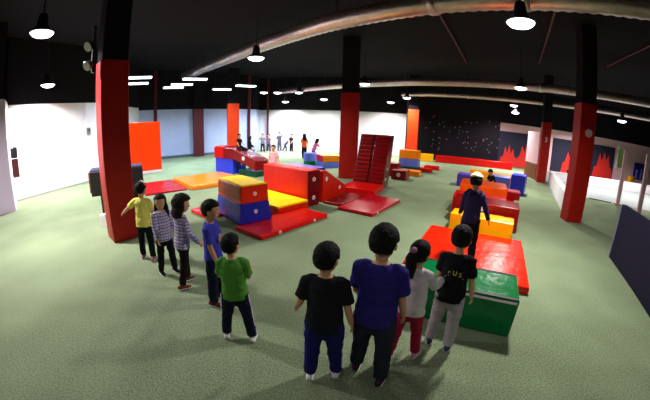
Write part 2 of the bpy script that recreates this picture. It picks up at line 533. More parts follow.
t = thing('notice_rail', 'narrow hanging rail with dark bag and maroon cloth at the white doorway edge', 'coat rail', (-8.42, 5.52, 0), -35.6)
new_obj('rail', box_bm(.30, .03, .05, 0, .02, 1.60, .005), M['white'], t)
new_obj('dark_bag', box_bm(.30, .2, .30, 0, .06, 1.34, .05), M['black'], t)
new_obj('maroon_cloth', box_bm(.22, .2, .5, .02, .06, .82, .04), M['maroon'], t)

# ------------------------------------------------------------------ foam equipment
def foam(name, label, x, y, yaw, w, d, h, m, z0=0.0, emb=(), group=None, bev=.025, cat='foam block', loose=True):
    t = thing(name, label, cat, (x, y, z0), yaw, group)
    new_obj('foam_body', box_bm(w, d, h, 0, 0, 0, min(bev, h * .3)), M[m], t, False)
    if h < .25 and w > .6:
        sb = bmesh.new()
        for s in (-1, 1):
            cyl_bm((-w / 2 + .02, s * d / 2, h * .5), (w / 2 - .02, s * d / 2, h * .5), .006, n=6, bm=sb)
            cyl_bm((s * w / 2, -d / 2 + .02, h * .5), (s * w / 2, d / 2 - .02, h * .5), .006, n=6, bm=sb)
        new_obj('seam', sb, M[m], t)
    for (f, u, z, r) in emb:
        emblem(t, f, w + (.022 if name == 'foam_block' and 'big bright' in label else 0), d, h, u, z, r)
    return t

# -- left cluster, from the left
foam('floor_mat', 'flat crimson mat on the carpet at the left, behind the plaid girls', -4.98, 8.2, 43, 1.22, 1.8, .05, 'crimson', cat='gym mat')
foam('floor_mat', 'flat orange and yellow mat on the carpet, touching the crimson mat', -3.74, 9.2, 45, 1.85, 1.8, .13, 'orange', cat='gym mat')
foam('floor_mat', 'small red mat end showing left under the red, blue and yellow vaulting box', -2.32, 5.93, -37.8, .73, .75, .085, 'red', cat='gym mat')
foam('floor_mat', 'glossy red mat in front of the vaulting box, nearest the camera', -.75, 5.40, -37.8, .73, 1.72, .085, 'red', cat='gym mat',
     emb=[('r', -.45, .045, .028), ('r', .45, .045, .028)])
# vaulting box: two trapezoid sections
def trapezoid(w0, d0, w1, d1, z0, z1, bev=.02):
    bm = bmesh.new()
    lo = [bm.verts.new((sx * w0 / 2, sy * d0 / 2, z0)) for sx, sy in ((-1, -1), (1, -1), (1, 1), (-1, 1))]
    hi = [bm.verts.new((sx * w1 / 2, sy * d1 / 2, z1)) for sx, sy in ((-1, -1), (1, -1), (1, 1), (-1, 1))]
    bm.faces.new(lo[::-1]); bm.faces.new(hi)
    for i in range(4): bm.faces.new((lo[i], lo[(i + 1) % 4], hi[(i + 1) % 4], hi[i]))
    bmesh.ops.bevel(bm, geom=list(bm.edges), offset=bev, segments=3, affect='EDGES', profile=.6)
    return bm
t = thing('vault_section', 'dark blue bottom section of the vaulting box beside the red mat', 'vaulting box section', (-1.59, 5.57, .088), -47.4)
new_obj('foam_body', trapezoid(1.08, .68, 1.03, .58, 0, .36), M['blue'], t)
emblem(t, 'r', 1.055, .6, .36, .0, .2, .036)
t = thing('vault_section', 'red upper section of the vaulting box with a yellow top', 'vaulting box section', (-1.59, 5.57, .45), -47.4)
new_obj('foam_body', trapezoid(1.03, .58, 1.01, .54, 0, .31), M['orange_red'], t)
new_obj('top_cover', trapezoid(1.0, .53, .99, .51, .305, .335, .008), M['yellow'], t)
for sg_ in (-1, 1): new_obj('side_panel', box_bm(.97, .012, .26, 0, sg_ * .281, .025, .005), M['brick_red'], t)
emblem(t, 'r', 1.022, .53, .31, .0, .16, .036)
foam('foam_slab', 'low slab with bright yellow top between vaulting box and big red block', -1.17, 6.57, -40.7, 1.40, .88, .17, 'orange_red')
sl = [o for o in bpy.data.objects if o.name.startswith('foam_slab')][0]
new_obj('top_cover', box_bm(1.38, .86, .045, 0, 0, .165, .015), M['yellow'], sl)
foam('foam_block', 'big bright red block standing behind the yellow slab', -.86, 7.22, -40.4, 1.56, .39, .82, 'bright_red', emb=[('r', 0, .62, .05), ('r', 0, .20, .05)])
bb = [o for o in bpy.data.objects if o.get('label', '').startswith('big bright red block')][0]
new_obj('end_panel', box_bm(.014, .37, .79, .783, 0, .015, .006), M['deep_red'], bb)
t = thing('foam_wedge', 'red sloping wedge at the right side of the big red block', 'foam wedge', (-.05, 7.02, 0), 60)
new_obj('foam_body', prism_bm([(0, 0), (1.2, 0), (1.2, .24), (.14, .76), (0, .76)], 0.01, .5, .015), M['orange_red'], t)
bm = bmesh.new(); cyl_bm((.16, .02, .55), (.16, .004, .55), .055, n=18, bm=bm); new_obj('emblem', bm, M['patch'], t)
bm = bmesh.new(); cyl_bm((.85, .02, .24), (.85, .004, .24), .05, n=18, bm=bm); new_obj('emblem', bm, M['patch'], t)
foam('foam_block', 'low violet block glinting behind the big red block', -.70, 9.25, -40, 1.3, .6, .56, 'violet')
foam('foam_block', 'bright blue block under the red sloping slab at the left rear', -3.66, 11.32, -33.2, 1.08, .65, .54, 'royal', emb=[('r', .1, .33, .06)])
foam('foam_block', 'dark green block right of the bright blue block, under the red slab', -2.58, 10.61, -33.2, .9, .60, .20, 'darkgreen')
t = thing('foam_ramp', 'dark red bent ramp slab lying across the blue and green blocks', 'foam ramp', (-3.66, 11.32, 0), -33.2)
new_obj('foam_body', prism_bm([(-.56, .55), (.55, .55), (1.15, .42), (1.75, .22), (1.75, .56), (1.5, .66), (.55, .93), (-.45, .98), (-.56, .9)], -.35, .33, .02), M['dark_red'], t)
new_obj('end_cover', prism_bm([(-.575, .555), (.02, .555), (.02, .985), (-.45, 1.0), (-.575, .91)], -.36, .34, .02), M['red'], t)
bm = bmesh.new(); cyl_bm((1.15, -.34, .62), (1.15, -.36, .62), .075, n=18, bm=bm); new_obj('emblem', bm, M['patch'], t)
# rear left of the central column
foam('vault_section', 'light blue lower section of the far box left of the central column', .08, 13.06, 21.3, .77, .80, .26, 'lightblue', cat='vaulting box section')
t = foam('vault_section', 'orange upper section with red end on the far box left of the central column', .08, 13.06, 21.3, .77, .80, .28, 'orange', z0=.262, cat='vaulting box section')
new_obj('end_panel', box_bm(.03, .78, .26, -.385, 0, .01, .008), M['red'], t)
t = thing('foam_drum', 'short blue and green foam drum beside the far orange box', 'foam drum', (-.72, 13.6, 0))
new_obj('lower_band', lathe_bm([(0, .2), (.28, .2), (.29, .18), (.29, .02), (.28, 0), (0, 0)]), M['green'], t, False)
new_obj('upper_band', lathe_bm([(0, .55), (.26, .55), (.29, .52), (.29, .2), (0, .2)]), M['lightblue'], t, False)

# stepped climbing ramps
def step_ramp(label, x, y, yaw, w):
    t = thing('stepped_ramp', label, 'climbing ramp', (x, y, 0), yaw, 'stepped climbing ramps')
    D, H, n = 1.10, 1.57, 12
    new_obj('ramp_body', prism_bm([(0, 0), (.62, 0), (D, H), (D - .50, H), (.0, .10)], -w / 2, w / 2, .012), M['deep_red'], t)
    for i in range(n):
        f = (i + .5) / n
        bm = box_bm(.06, w - .03, .098, 0, 0, 0, .022)
        bmesh.ops.rotate(bm, cent=(0, 0, 0), matrix=Matrix.Rotation(R(0), 3, 'Y'), verts=bm.verts)
        bmesh.ops.translate(bm, vec=(.0 + (D - .5) * f, 0, .10 + (H - .13) * f), verts=bm.verts)
        new_obj('step', bm, M['dark_red'], t)
    return t
VX = Vector((math.cos(R(64)), math.sin(R(64)))); UX = Vector((math.cos(R(-26)), math.sin(R(-26))))
base = Vector((1.25, 8.98))
for lab, s in (('left one of the two dark red stepped climbing ramps beside the central column', -.245), ('right one of the two dark red stepped climbing ramps beside the central column', .245)):
    b = base + UX * s
    st = step_ramp(lab, b.x, b.y, 64, .46)
st_r = st
bm = bmesh.new(); cyl_bm((.45, -.225, .55), (.45, -.24, .55), .05, n=16, bm=bm); new_obj('emblem', bm, M['patch'], st_r)
bm = bmesh.new(); cyl_bm((.30, -.225, .25), (.30, -.24, .25), .045, n=16, bm=bm); new_obj('emblem', bm, M['patch'], st_r)
foam('floor_mat', 'thick red mat at the foot of the stepped ramps', 1.04, 8.43, -26, 1.00, .95, .17, 'red', cat='gym mat')
foam('floor_mat', 'glossy crimson mat on the carpet, front one of the mats before the stepped ramps', 1.08, 6.86, -34.3, .85, 1.60, .08, 'crimson', cat='gym mat', emb=[('r', -.55, .04, .03)])
foam('floor_mat', 'flat red mat between the red wedge and the glossy front mat', .50, 7.30, -34.3, .50, 1.18, .07, 'dark_red', cat='gym mat')
# right of the ramps
foam('foam_block', 'small dark red block with a round patch right of the stepped ramps', 2.70, 10.75, -30, .55, .55, .34, 'dark_red', emb=[('n', 0, .18, .07)])
foam('foam_block', 'smaller dark red block behind the patched one, right of the stepped ramps', 2.55, 11.45, -30, .5, .45, .5, 'dark_red')
foam('floor_mat', 'low orange slab in front of the rainbow vaulting box', 3.35, 11.70, -25, .75, .55, .2, 'orange')
for z0, h, m, lab in [(0, .24, 'darkgreen', 'green bottom section of the rainbow vaulting box before the orange column'),
                      (.242, .33, 'lightblue', 'light blue middle section of the rainbow vaulting box before the orange column'),
                      (.574, .36, 'orange', 'orange top section of the rainbow vaulting box before the orange column')]:
    foam('vault_section', lab, 3.52, 12.6, -30, .82, .5, h, m, z0=z0, cat='vaulting box section')
foam('floor_mat', 'nearer red slab on the carpet right of the rainbow box', 4.35, 12.85, -25, .6, .5, .16, 'red')
foam('floor_mat', 'farther red slab on the carpet right of the rainbow box', 4.95, 13.75, -25, .7, .5, .16, 'red')
foam('wall_pad', 'low yellow pad along the left end of the black climbing wall', 5.62, 17.35, -17.1, 1.25, .5, .42, 'amber')
foam('wall_pad', 'long low red pad along the foot of the black climbing wall', 8.55, 16.45, -17.1, 4.6, .5, .40, 'red')

# -- right cluster
t = foam('foam_block', 'green block with black edge strips nearest the camera, beside the queueing children', 1.42, 2.63, -29.4, 1.24, .59, .42, 'green')
for y in (-.272, .272):
    sb = bmesh.new(); box_bm(1.22, .042, .010, 0, y * .985, .414, .003, sb); e = new_obj('edge_strip', sb, M['black'], t)
sb = bmesh.new(); box_bm(1.2, .012, .026, 0, -.292, .375, .003, sb); new_obj('white_piping', sb, M['patch'], t)
foam('floor_mat', 'big glossy orange red mat behind the green block', 2.27, 4.02, -30.5, 1.71, 1.85, .11, 'orange_red', cat='gym mat')
gm = [o for o in bpy.data.objects if o.get('label', '').startswith('big glossy orange red mat')][0]
for a in (-.02,): new_obj('fold_seam', box_bm(1.66, .012, .004, 0, a, .1085, .001), M['dark_red'], gm)
foam('foam_block', 'yellow block at the far end of the big orange red mat', 2.99, 5.09, -34, 1.22, .45, .35, 'amber')
foam('foam_block', 'wide red block right behind the yellow block', 3.38, 5.68, -33, 1.40, .68, .50, 'dark_red', emb=[('n', -.05, .40, .06)])
foam('foam_block', 'red block between the wide red block and the orange block', 3.66, 6.30, -31, 1.42, .62, .46, 'red')
foam('foam_block', 'bright orange block behind the red blocks', 4.11, 7.18, -28.5, 1.22, 1.0, .60, 'hot_orange')
t = foam('foam_cube', 'small dark red cube with pink top on the red block by the blue block', 4.33, 6.10, -31, .30, .30, .17, 'dark_red', z0=.463)
new_obj('top_cover', box_bm(.29, .29, .03, 0, 0, .168, .01), M['pink'], t)
foam('foam_block', 'tall blue block at the right rear of the orange blocks', 6.50, 8.95, -42.5, .50, .6, .66, 'royal')
foam('foam_block', 'pale blue block left of the tall blue block', 5.75, 9.05, -35, .75, .55, .55, 'lightblue')
foam('foam_block', 'violet block left of the pale blue block, beyond the boy in the jacket', 5.0, 9.95, -30, .75, .55, .42, 'violet')
foam('foam_beam', 'long orange beam lying behind the blue and violet blocks', 6.6, 10.9, -45, 1.9, .4, .40, 'orange')

# navy barrier at the right edge
t = thing('crash_pad', 'long dark navy padded barrier standing at the right edge', 'padded barrier', (4.62, 2.58, 0), -32.4)
new_obj('pad', box_bm(.11, 2.5, 1.0, -.04, 0, 0, .02), M['navyvinyl'], t)
new_obj('end_strip', box_bm(.12, .03, 1.0, -.04, 1.255, 0, .006), mat('lilac_strip', (110, 100, 150), .6), t)

# ------------------------------------------------------------------ rink area at the right
bm = bmesh.new()
vs = [bm.verts.new((x, y, .012)) for x, y in ((10.75, 12.5), (7.4, 7.9), (10.0, 8.75), (10.9, 7.85), (14, 5.5), (19, 5.5), (19, 10.5))]
f = bm.faces.new(vs); bmesh.ops.recalc_face_normals(bm, faces=bm.faces)
if f.normal.z < 0: bmesh.ops.reverse_faces(bm, faces=[f])
struct('floor_rink', bm, M['rinkfloor'])
t = thing('rink_wall', 'low white wall along the left side of the grey rink floor', 'low wall', (0, 0, 0))
new_obj('panel', wall_bm((10.5, 12.0), (6.75, 6.9), 0, .54, .10), M['white'], t)
new_obj('coping', wall_bm((10.53, 12.0), (6.78, 6.88), .54, .56, .16), M['white'], t)
t = thing('rink_wall', 'low white wall along the far side of the grey rink floor', 'low wall', (0, 0, 0))
new_obj('panel', wall_bm((10.75, 12.62), (19.0, 10.55), 0, .44, .12), M['white'], t)
new_obj('coping', wall_bm((10.75, 12.60), (19.0, 10.53), .44, .47, .16), M['white'], t)
tag(new_obj('kerb_edging', wall_bm((10.0, 8.75), (10.7, 8.1), 0, .03, .05), M['black']), 'thin dark edging strip at the near side of the rink floor', 'edging')
for x, y, lab in ((10.9, 7.95, 'slim white post at the near edge of the rink floor'), (10.3, 6.5, 'white post beside the navy barrier at the right edge')):
    t = thing('white_post', lab, 'post', (x, y, 0), -40, 'white posts by the rink')
    new_obj('shaft', box_bm(.15, .15, 1.95, 0, 0, .06, .01), M['pink_white'], t)
    new_obj('base_plate', box_bm(.28, .28, .06, 0, 0, 0, .01), M['pink_white'], t)

# flame mural on the right wall
WD = (Vector((26.0, 13.05)) - Vector((10.6, 17.56))).normalized()
WYAW = math.degrees(math.atan2(WD.y, WD.x))
def on_right_wall(s, off=0.0):
    p = Vector((10.6, 17.56)) + WD * s + Vector((WD.y, -WD.x)) * off
    return p
navy = mat('navy_mural_panel', (26, 26, 52), .8)
flame_red = mat('flame_red_paint', (214, 36, 26), .8)
def flame_shape(w, h, seed, n=9):
    rnd = random.Random(seed)
    pts = [(-w / 2, 0), (w / 2, 0)]
    top = []
    for i in range(n):
        x = w / 2 - w * (i + .5) / n
        env = 1 - (abs(x) / (w / 2)) ** 2 * .75
        top.append((x, h * env * (1.0 if i % 2 == 0 else .62) * rnd.uniform(.8, 1)))
    return pts + top
for k, (s0, s1, lab, fl) in enumerate([
        (.05, 2.85, 'navy mural panel with red flames left of the rear red column', [(1.2, 1.5, -.55), (1.4, 1.75, .65)]),
        (3.95, 6.3, 'navy mural panel with a red flame between the two red columns', [(1.5, 2.0, .35)]),
        (6.5, 9.0, 'navy mural panel with a red flame right of the right-hand column', [(1.7, 2.05, .35)])]):
    c = on_right_wall((s0 + s1) / 2, .03)
    t = thing('mural_panel', lab, 'mural', (c.x, c.y, 0), WYAW, 'flame murals')
    new_obj('board', box_bm(s1 - s0, .05, 2.16, 0, 0, .05), navy, t)
    for j, (w, h, x) in enumerate(fl):
        bm = prism_bm([(px + x, pz + .05) for px, pz in flame_shape(w, h, k * 7 + j)], -.045, -.02)
        new_obj('flame', bm, flame_red, t)
# short white return wall by the rear column
struct('wall_stub', wall_bm((10.36, 13.9), (10.0, 12.46), 0.75, 2.3, .1), M['pink_white'])
struct('wall_stub_base', wall_bm((10.36, 13.9), (10.0, 12.46), 0, .75, .1), M['wood'])
# lit green poster and blue figure poster at the far right
M['lit_green'] = emission('backlit_green', (120, 135, 70), .22)
c = on_right_wall(9.55, .03)
t = thing('light_box', 'tall greenish lit panel on the far right wall', 'lit panel', (c.x, c.y, .9), WYAW)
new_obj('frame', box_bm(.62, .05, 1.4, 0, 0, 0), M['white'], t)
new_obj('screen', box_bm(.46, .02, 1.3, 0, -.03, .05), M['lit_green'], t)
c = on_right_wall(11.6, .03)
t = thing('poster', 'blue poster with pale figures on the far right wall', 'poster', (c.x, c.y, .35), WYAW)
new_obj('sheet', box_bm(1.3, .03, 1.15, 0, 0, 0), mat('poster_blue', (40, 36, 150), .6), t)
fgm = mat('poster_lilac', (150, 140, 220), .6)
for x, hh in ((-.35, .8), (.1, .95), (.45, .7)):
    fg = box_bm(.14, .02, hh * .6, x, -.02, .05, .005)
    box_bm(.11, .02, .16, x, -.02, .05 + hh * .6 - .01, .05, fg)
    new_obj('printed_figure', fg, fgm, t)
c = on_right_wall(10.55, .35)
tag(new_obj('cloth_bundle', box_bm(.5, .4, .55, 0, 0, 0, .12), M['amber']), 'amber bundle beside the blue poster', 'bundle')
bpy.data.objects['cloth_bundle'].location = (c.x, c.y, 0)

c = Vector((12.35, 12.30))
t = thing('sports_bag', 'black and yellow bag lying on the far white rink wall', 'bag', (c.x, c.y, .472), -14)
new_obj('bag_body', box_bm(.62, .13, .20, 0, 0, 0, .05), M['black'], t)
new_obj('yellow_flap', box_bm(.50, .11, .06, 0, 0, .19, .02), M['amber'], t)
# thin sprinkler pipes under the ceiling
for a, b, lab in [((2.2, 6.6), (5.8, 12.4), 'thin dark red pipe on the ceiling, crossing left of the largest round lamp'),
                  ((4.5, 5.0), (7.9, 10.1), 'thin dark red pipe on the ceiling, right of the largest round lamp'),
                  ((7.4, 3.6), (9.6, 8.1), 'thin dark red pipe on the ceiling at the far right')]:
    o = new_obj('ceiling_pipe', cyl_bm((*a, 4.86), (*b, 4.86), .03, n=10), M['maroon'])
    tag(o, lab, 'pipe', 'ceiling pipes')
t = thing('spotlight_bracket', 'two pale spotlights on a bracket high on the left column', 'spotlight', (-3.62, 3.93, 2.75), 48)
new_obj('bracket', box_bm(.05, .10, .75, .01, .0, 0, .008), M['black'], t)
for zz in (.14, .44):
    hd = new_obj('spot_head', cyl_bm((-.02, -.03, zz), (-.10, -.09, zz - .05), .05, .085, 18), M['lampbody'], t, False)
    new_obj('spot_glass', cyl_bm((-.10, -.09, zz - .05), (-.108, -.096, zz - .055), .078, .07, 18), M['patch'], hd)

# climbing holds on the black wall
CD = (Vector((10.85, 16.85)) - Vector((5.0, 18.65))).normalized()
rnd = random.Random(3)
hold_mesh = None
for i in range(56):
    s = rnd.uniform(.25, 5.8); z = rnd.uniform(.6, 2.7)
    p = Vector((5.0, 18.65)) + CD * s + Vector((CD.y, -CD.x)) * .02
    if hold_mesh is None or i == 28:
        bm = bmesh.new()
        bmesh.ops.create_icosphere(bm, subdivisions=2, radius=.036)
        for v in bm.verts: v.co += v.co.normalized() * noise.noise(v.co * 30 + Vector((i, 0, 0))) * .012; v.co.y *= .6
        o = new_obj('climbing_hold', bm, M['hold' if i == 0 else 'hold2'], None, True)
        hold_mesh = o
    else:
        o = hold_mesh.copy(); COL.objects.link(o)
    o.location = (p.x, p.y, z)
    o.rotation_euler = (0, rnd.uniform(0, 6), math.atan2(CD.y, CD.x))
    tag(o, 'small coloured climbing hold bolted to the black climbing wall', 'climbing hold', 'climbing holds on the black wall')

# ------------------------------------------------------------------ people
def tube(bm, pts, rads, side=Vector((1, 0, 0)), n=14, caps=(True, True)):
    """closed loft through pts; rads = r or (r_side, r_other)"""
    pts = [Vector(p) for p in pts]
    rads = [(r, r) if not isinstance(r, tuple) else r for r in rads]
    m = len(pts)
    rings = []
    def ring(c, d, rx, ry):
        s = (side - d * side.dot(d))
        if s.length < 1e-3: s = d.orthogonal()
        s.normalize(); o = d.cross(s)
        return [bm.verts.new(c + s * (math.cos(2 * PI * i / n) * rx) + o * (math.sin(2 * PI * i / n) * ry)) for i in range(n)]
    for i in range(m):
        d = (pts[min(i + 1, m - 1)] - pts[max(i - 1, 0)]).normalized()
        if i == 0 and caps[0]:
            for a in (75, 40):
                k = math.cos(R(a)); q = math.sin(R(a)); rm = min(rads[0])
                rings.append(ring(pts[0] - d * rm * q, d, rads[0][0] * k, rads[0][1] * k))
        rings.append(ring(pts[i], d, *rads[i]))
        if i == m - 1 and caps[1]:
            for a in (40, 75):
                k = math.cos(R(a)); q = math.sin(R(a)); rm = min(rads[-1])
                rings.append(ring(pts[-1] + d * rm * q, d, rads[-1][0] * k, rads[-1][1] * k))
    for a, b in zip(rings, rings[1:]):
        for j in range(n):
            bm.faces.new((a[j], a[(j + 1) % n], b[(j + 1) % n], b[j]))
    bm.faces.new(rings[0][::-1]); bm.faces.new(rings[-1])

def ball(bm, c, rx, ry, rz, mw=None, sub=3):
    m = Matrix.Translation(c) @ (mw or Matrix()) @ Matrix.Diagonal((rx, ry, rz, 1))
    bmesh.ops.create_icosphere(bm, subdivisions=sub, radius=1, matrix=m)

def remeshed(name, bm, voxel, material, parent, smooth_it=3, wrinkle=0.0, seed=0, mats=None):
    bmesh.ops.recalc_face_normals(bm, faces=bm.faces)
    me = bpy.data.meshes.new('tmp'); bm.to_mesh(me); bm.free()
    o = bpy.data.objects.new('tmp', me); COL.objects.link(o)
    md = o.modifiers.new('r', 'REMESH'); md.mode = 'VOXEL'; md.voxel_size = voxel
    if smooth_it:
        sm = o.modifiers.new('s', 'SMOOTH'); sm.factor = .5; sm.iterations = smooth_it
    dg = bpy.context.evaluated_depsgraph_get(); dg.update()
    res = bpy.data.meshes.new_from_object(o.evaluated_get(dg))
    bpy.data.objects.remove(o); bpy.data.meshes.remove(me)
    res.name = name
    if wrinkle:
        off = Vector((seed * 3.1, seed * 1.7, 0))
        nv = len(res.vertices)
        co = [0.0] * (nv * 3); no = [0.0] * (nv * 3)
        res.vertices.foreach_get('co', co)
        res.vertex_normals.foreach_get('vector', no)
        for i in range(0, nv * 3, 3):
            q = Vector((co[i] * 11, co[i + 1] * 11, co[i + 2] * 17)) + off
            k = (noise.noise(q) + .5 * noise.noise(q * 2.3)) * wrinkle
            for j in range(3): co[i + j] += no[i + j] * k
        res.vertices.foreach_set('co', co)
        res.update()
    res.materials.clear()
    for m in (mats or [material]): res.materials.append(m)
    res.polygons.foreach_set('use_smooth', [True] * len(res.polygons))
    ob = bpy.data.objects.new(name, res); COL.objects.link(ob)
    if parent is not None: ob.parent = parent
    return ob

def rotm(x=0, y=0, z=0):
    return Matrix.Rotation(R(z), 4, 'Z') @ Matrix.Rotation(R(x), 4, 'X') @ Matrix.Rotation(R(y), 4, 'Y')

def person(label, x, y, yaw, H, shirt, trousers, shoes, hair='short', hair_mat='hairblack', skin='skin', z=0.0,
           lean=0, twist=0, head=(0, 0), larm=(0, 8, 10), rarm=(0, 8, 10), lleg=(0, 4, 0), rleg=(0, 4, 0),
           sleeve='short', fine=True, pelvis_z=None, bulk=1.0, legs='trousers', group=None, extras=None, seed=1, hat=None):
    """arms: (swing forward, out, elbow bend); legs: (swing forward, out, knee bend); head: (turn, nod down)"""
    vox = .0045 if fine else .011
    B = bulk
    hip_c = Vector((0, 0, .485 * H))
    T = Matrix.Translation(hip_c) @ rotm(x=-lean, z=twist) @ Matrix.Translation(-hip_c)
    def tp(px, py, pz): return T @ Vector((px * H, py * H, pz * H))
    rot3 = T.to_3x3()
    sideT = rot3 @ Vector((1, 0, 0))
    J = {}
    for s, a in ((-1, larm), (1, rarm)):
        sw, out, el = a[:3]
        S = tp(s * .094 * B, 0, .762)
        q = rot3 @ (Matrix.Rotation(R(-out) * s, 3, 'Y') @ Matrix.Rotation(R(sw), 3, 'X')) if False else rot3 @ (Matrix.Rotation(R(sw), 3, 'X') @ Matrix.Rotation(R(-out * s), 3, 'Y'))
        up = q @ Vector((0, 0, -1))
        inw = a[3] if len(a) > 3 else 0
        q2 = q @ Matrix.Rotation(R(inw * s), 3, 'Y') @ Matrix.Rotation(R(el), 3, 'X')
        fo = q2 @ Vector((0, 0, -1))
        E = S + up * .155 * H
        W = E + fo * .135 * H
        J[s] = (S, E, W, fo, q2)
    G = {}
    for s, a in ((-1, lleg), (1, rleg)):
        sw, out, kn = a[:3]
        P = Vector((s * .052 * H * B, 0, .475 * H))
        q = Matrix.Rotation(R(sw), 3, 'X') @ Matrix.Rotation(R(-out * s), 3, 'Y')
        K = P + (q @ Vector((0, 0, -1))) * .212 * H
        q2 = q @ Matrix.Rotation(R(-kn), 3, 'X')
        A = K + (q2 @ Vector((0, 0, -1))) * .215 * H
        G[s] = (P, K, A)
    low = min(G[-1][2].z, G[1][2].z) - .047 * H
    dz = -low if pelvis_z is None else pelvis_z - .44 * H
    OFF = Vector((0, 0, dz))
    # ---- body
    slim = {'leggings': .86, 'skirt': .86}.get(legs, 1.0)
    bm = bmesh.new()
    tube(bm, [tp(0, 0, .45), tp(0, 0, .50), tp(0, .004, .59), tp(0, 0, .69), tp(0, -.004, .75), tp(0, -.004, .785), tp(0, 0, .81)],
         [(.07 * H * B, .055 * H * B), (.088 * H * B, .062 * H * B), (.076 * H * B, .052 * H * B), (.084 * H * B, .058 * H * B), (.088 * H * B, .055 * H * B), (.060 * H * B, .040 * H), (.032 * H, .032 * H)], sideT)
    hc = tp(0, .012, .903)
    HM = T.to_3x3().to_4x4() @ rotm(x=-head[1], z=head[0])
    h3 = HM.to_3x3()
    tube(bm, [tp(0, -.006, .77), tp(0, -.002, .81), hc + h3 @ Vector((0, -.012 * H, -.05 * H))], [.034 * H, .030 * H, .034 * H], sideT)
    def hp(a, b, c): return hc + h3 @ Vector((a * H, b * H, c * H))
    ball(bm, hp(0, 0, .012), .064 * H, .077 * H, .075 * H, HM)
    ball(bm, hp(0, .018, -.035), .047 * H, .052 * H, .050 * H, HM)
    ball(bm, hp(0, .036, -.062), .022 * H, .022 * H, .018 * H, HM, 2)
    ball(bm, hp(0, .072, -.016), .009 * H, .014 * H, .012 * H, HM, 2)
    ball(bm, hp(0, .068, -.004), .006 * H, .010 * H, .016 * H, HM, 2)
    for s in (-1, 1):
        ball(bm, hp(s * .065, -.004, -.006), .007 * H, .014 * H, .021 * H, HM, 2)
        ball(bm, hp(s * .030, .046, -.022), .017 * H, .016 * H, .016 * H, HM, 2)
    for s in (-1, 1):
        S, E, W, fo, q2 = J[s]
        tube(bm, [S, S.lerp(E, .5), E, E.lerp(W, .35), W], [.028 * H * B, .027 * H * B, .0225 * H, .0230 * H, .0165 * H])
        # hand: palm, four unequal fingers, thumb from the palm's side
        sd = q2 @ Vector((0, 1, 0)); nm = q2 @ Vector((1, 0, 0)) * (-s)
        pc = W + fo * .022 * H
        tube(bm, [W, pc, W + fo * .042 * H], [(.014 * H, .010 * H), (.020 * H, .0095 * H), (.019 * H, .0085 * H)], sd, 10)
        for k, (ff, ln) in enumerate(((.0145, .034), (.005, .039), (-.0045, .036), (-.0135, .028))):
            b0 = W + fo * .038 * H + sd * ff * H
            b1 = b0 + (fo * .9 + nm * .25 + sd * ff * 4) * ln * .55 * H
            b2 = b1 + (fo * .72 + nm * .65) * ln * .5 * H
            tube(bm, [b0, b1, b2], [.0052 * H, .0048 * H, .0040 * H], sd, 8)
        t0 = W + fo * .014 * H + sd * .012 * H
        t1 = t0 + (sd * .75 + fo * .6 + nm * .2) * .020 * H
        tube(bm, [t0, t1, t1 + (fo * .9 + sd * .2 + nm * .3) * .017 * H], [.0068 * H, .006 * H, .0046 * H], nm, 8)
        P, K, A = G[s]
        tube(bm, [P, P.lerp(K, .5), K, K.lerp(A, .35), A], [.046 * H * B * slim, .042 * H * B * slim, .034 * H * slim, .033 * H * slim, .022 * H])
        tube(bm, [A + Vector((0, -.02 * H, -.02 * H)), A + Vector((0, .05 * H, -.03 * H))], [.022 * H, .018 * H])
    bmesh.ops.translate(bm, vec=OFF, verts=bm.verts)
    body = remeshed('person', bm, vox, M[skin], None, 2)
    body.location = (x, y, z)
    body.rotation_euler = (0, 0, R(yaw))
    tag(body, label, 'person', group)
    # ---- shirt
    bm = bmesh.new()
    hem = .445 if legs != 'skirt' else .50
    tube(bm, [tp(0, 0, hem), tp(0, 0, .51), tp(0, .004, .59), tp(0, 0, .69), tp(0, -.004, .745), tp(0, -.004, .783), tp(0, -.002, .80)],
         [(.108 * H * B, .082 * H * B), (.106 * H * B, .080 * H * B), (.100 * H * B, .075 * H * B), (.100 * H * B, .073 * H * B), (.100 * H * B, .068 * H * B), (.078 * H * B, .053 * H), (.046 * H, .046 * H)], sideT, 18, (False, False))
    for s in (-1, 1):
        S, E, W, fo, q2 = J[s]
        if sleeve == 'short':
            e = S.lerp(E, .78)
            tube(bm, [tp(s * .070 * B, -.002, .772), S, S.lerp(E, .45), e], [.032 * H * B, .0375 * H * B, .039 * H * B, .042 * H * B], caps=(True, False))
        elif sleeve == 'long':
            tube(bm, [tp(s * .070 * B, -.002, .772), S, S.lerp(E, .5), E, E.lerp(W, .5), E.lerp(W, .97)], [.032 * H * B, .0375 * H * B, .036 * H * B, .033 * H, .030 * H, .026 * H], caps=(True, False))
    bmesh.ops.translate(bm, vec=OFF, verts=bm.verts)
    sh = remeshed('shirt' if sleeve != 'jacket' else 'jacket', bm, vox * 1.3, shirt, body, 4, .006 * H, seed)
    # ---- trousers
    bm = bmesh.new()
    if legs == 'skirt':
        tube(bm, [Vector((0, 0, .30 * H)), Vector((0, 0, .42 * H)), Vector((0, 0, .53 * H))], [(.125 * H, .115 * H), (.108 * H, .09 * H), (.085 * H, .066 * H)])
    else:
        tube(bm, [Vector((0, 0, .425 * H)), Vector((0, 0, .48 * H)), Vector((0, 0, .53 * H))], [(.088 * H * B, .066 * H * B), (.097 * H * B, .073 * H * B), (.090 * H * B, .066 * H * B)])
    for s in (-1, 1):
        P, K, A = G[s]
        tube(bm, [P, P.lerp(K, .5), K, K.lerp(A, .5), K.lerp(A, .96)], [.060 * H * B * max(slim, .9), .057 * H * B * slim, .050 * H * slim, .047 * H * slim, .044 * H * slim], caps=(True, False))
    bmesh.ops.translate(bm, vec=OFF, verts=bm.verts)
    remeshed('trousers' if legs != 'skirt' else 'skirt', bm, vox * 1.3, trousers, body, 4, .006 * H, seed + 5)
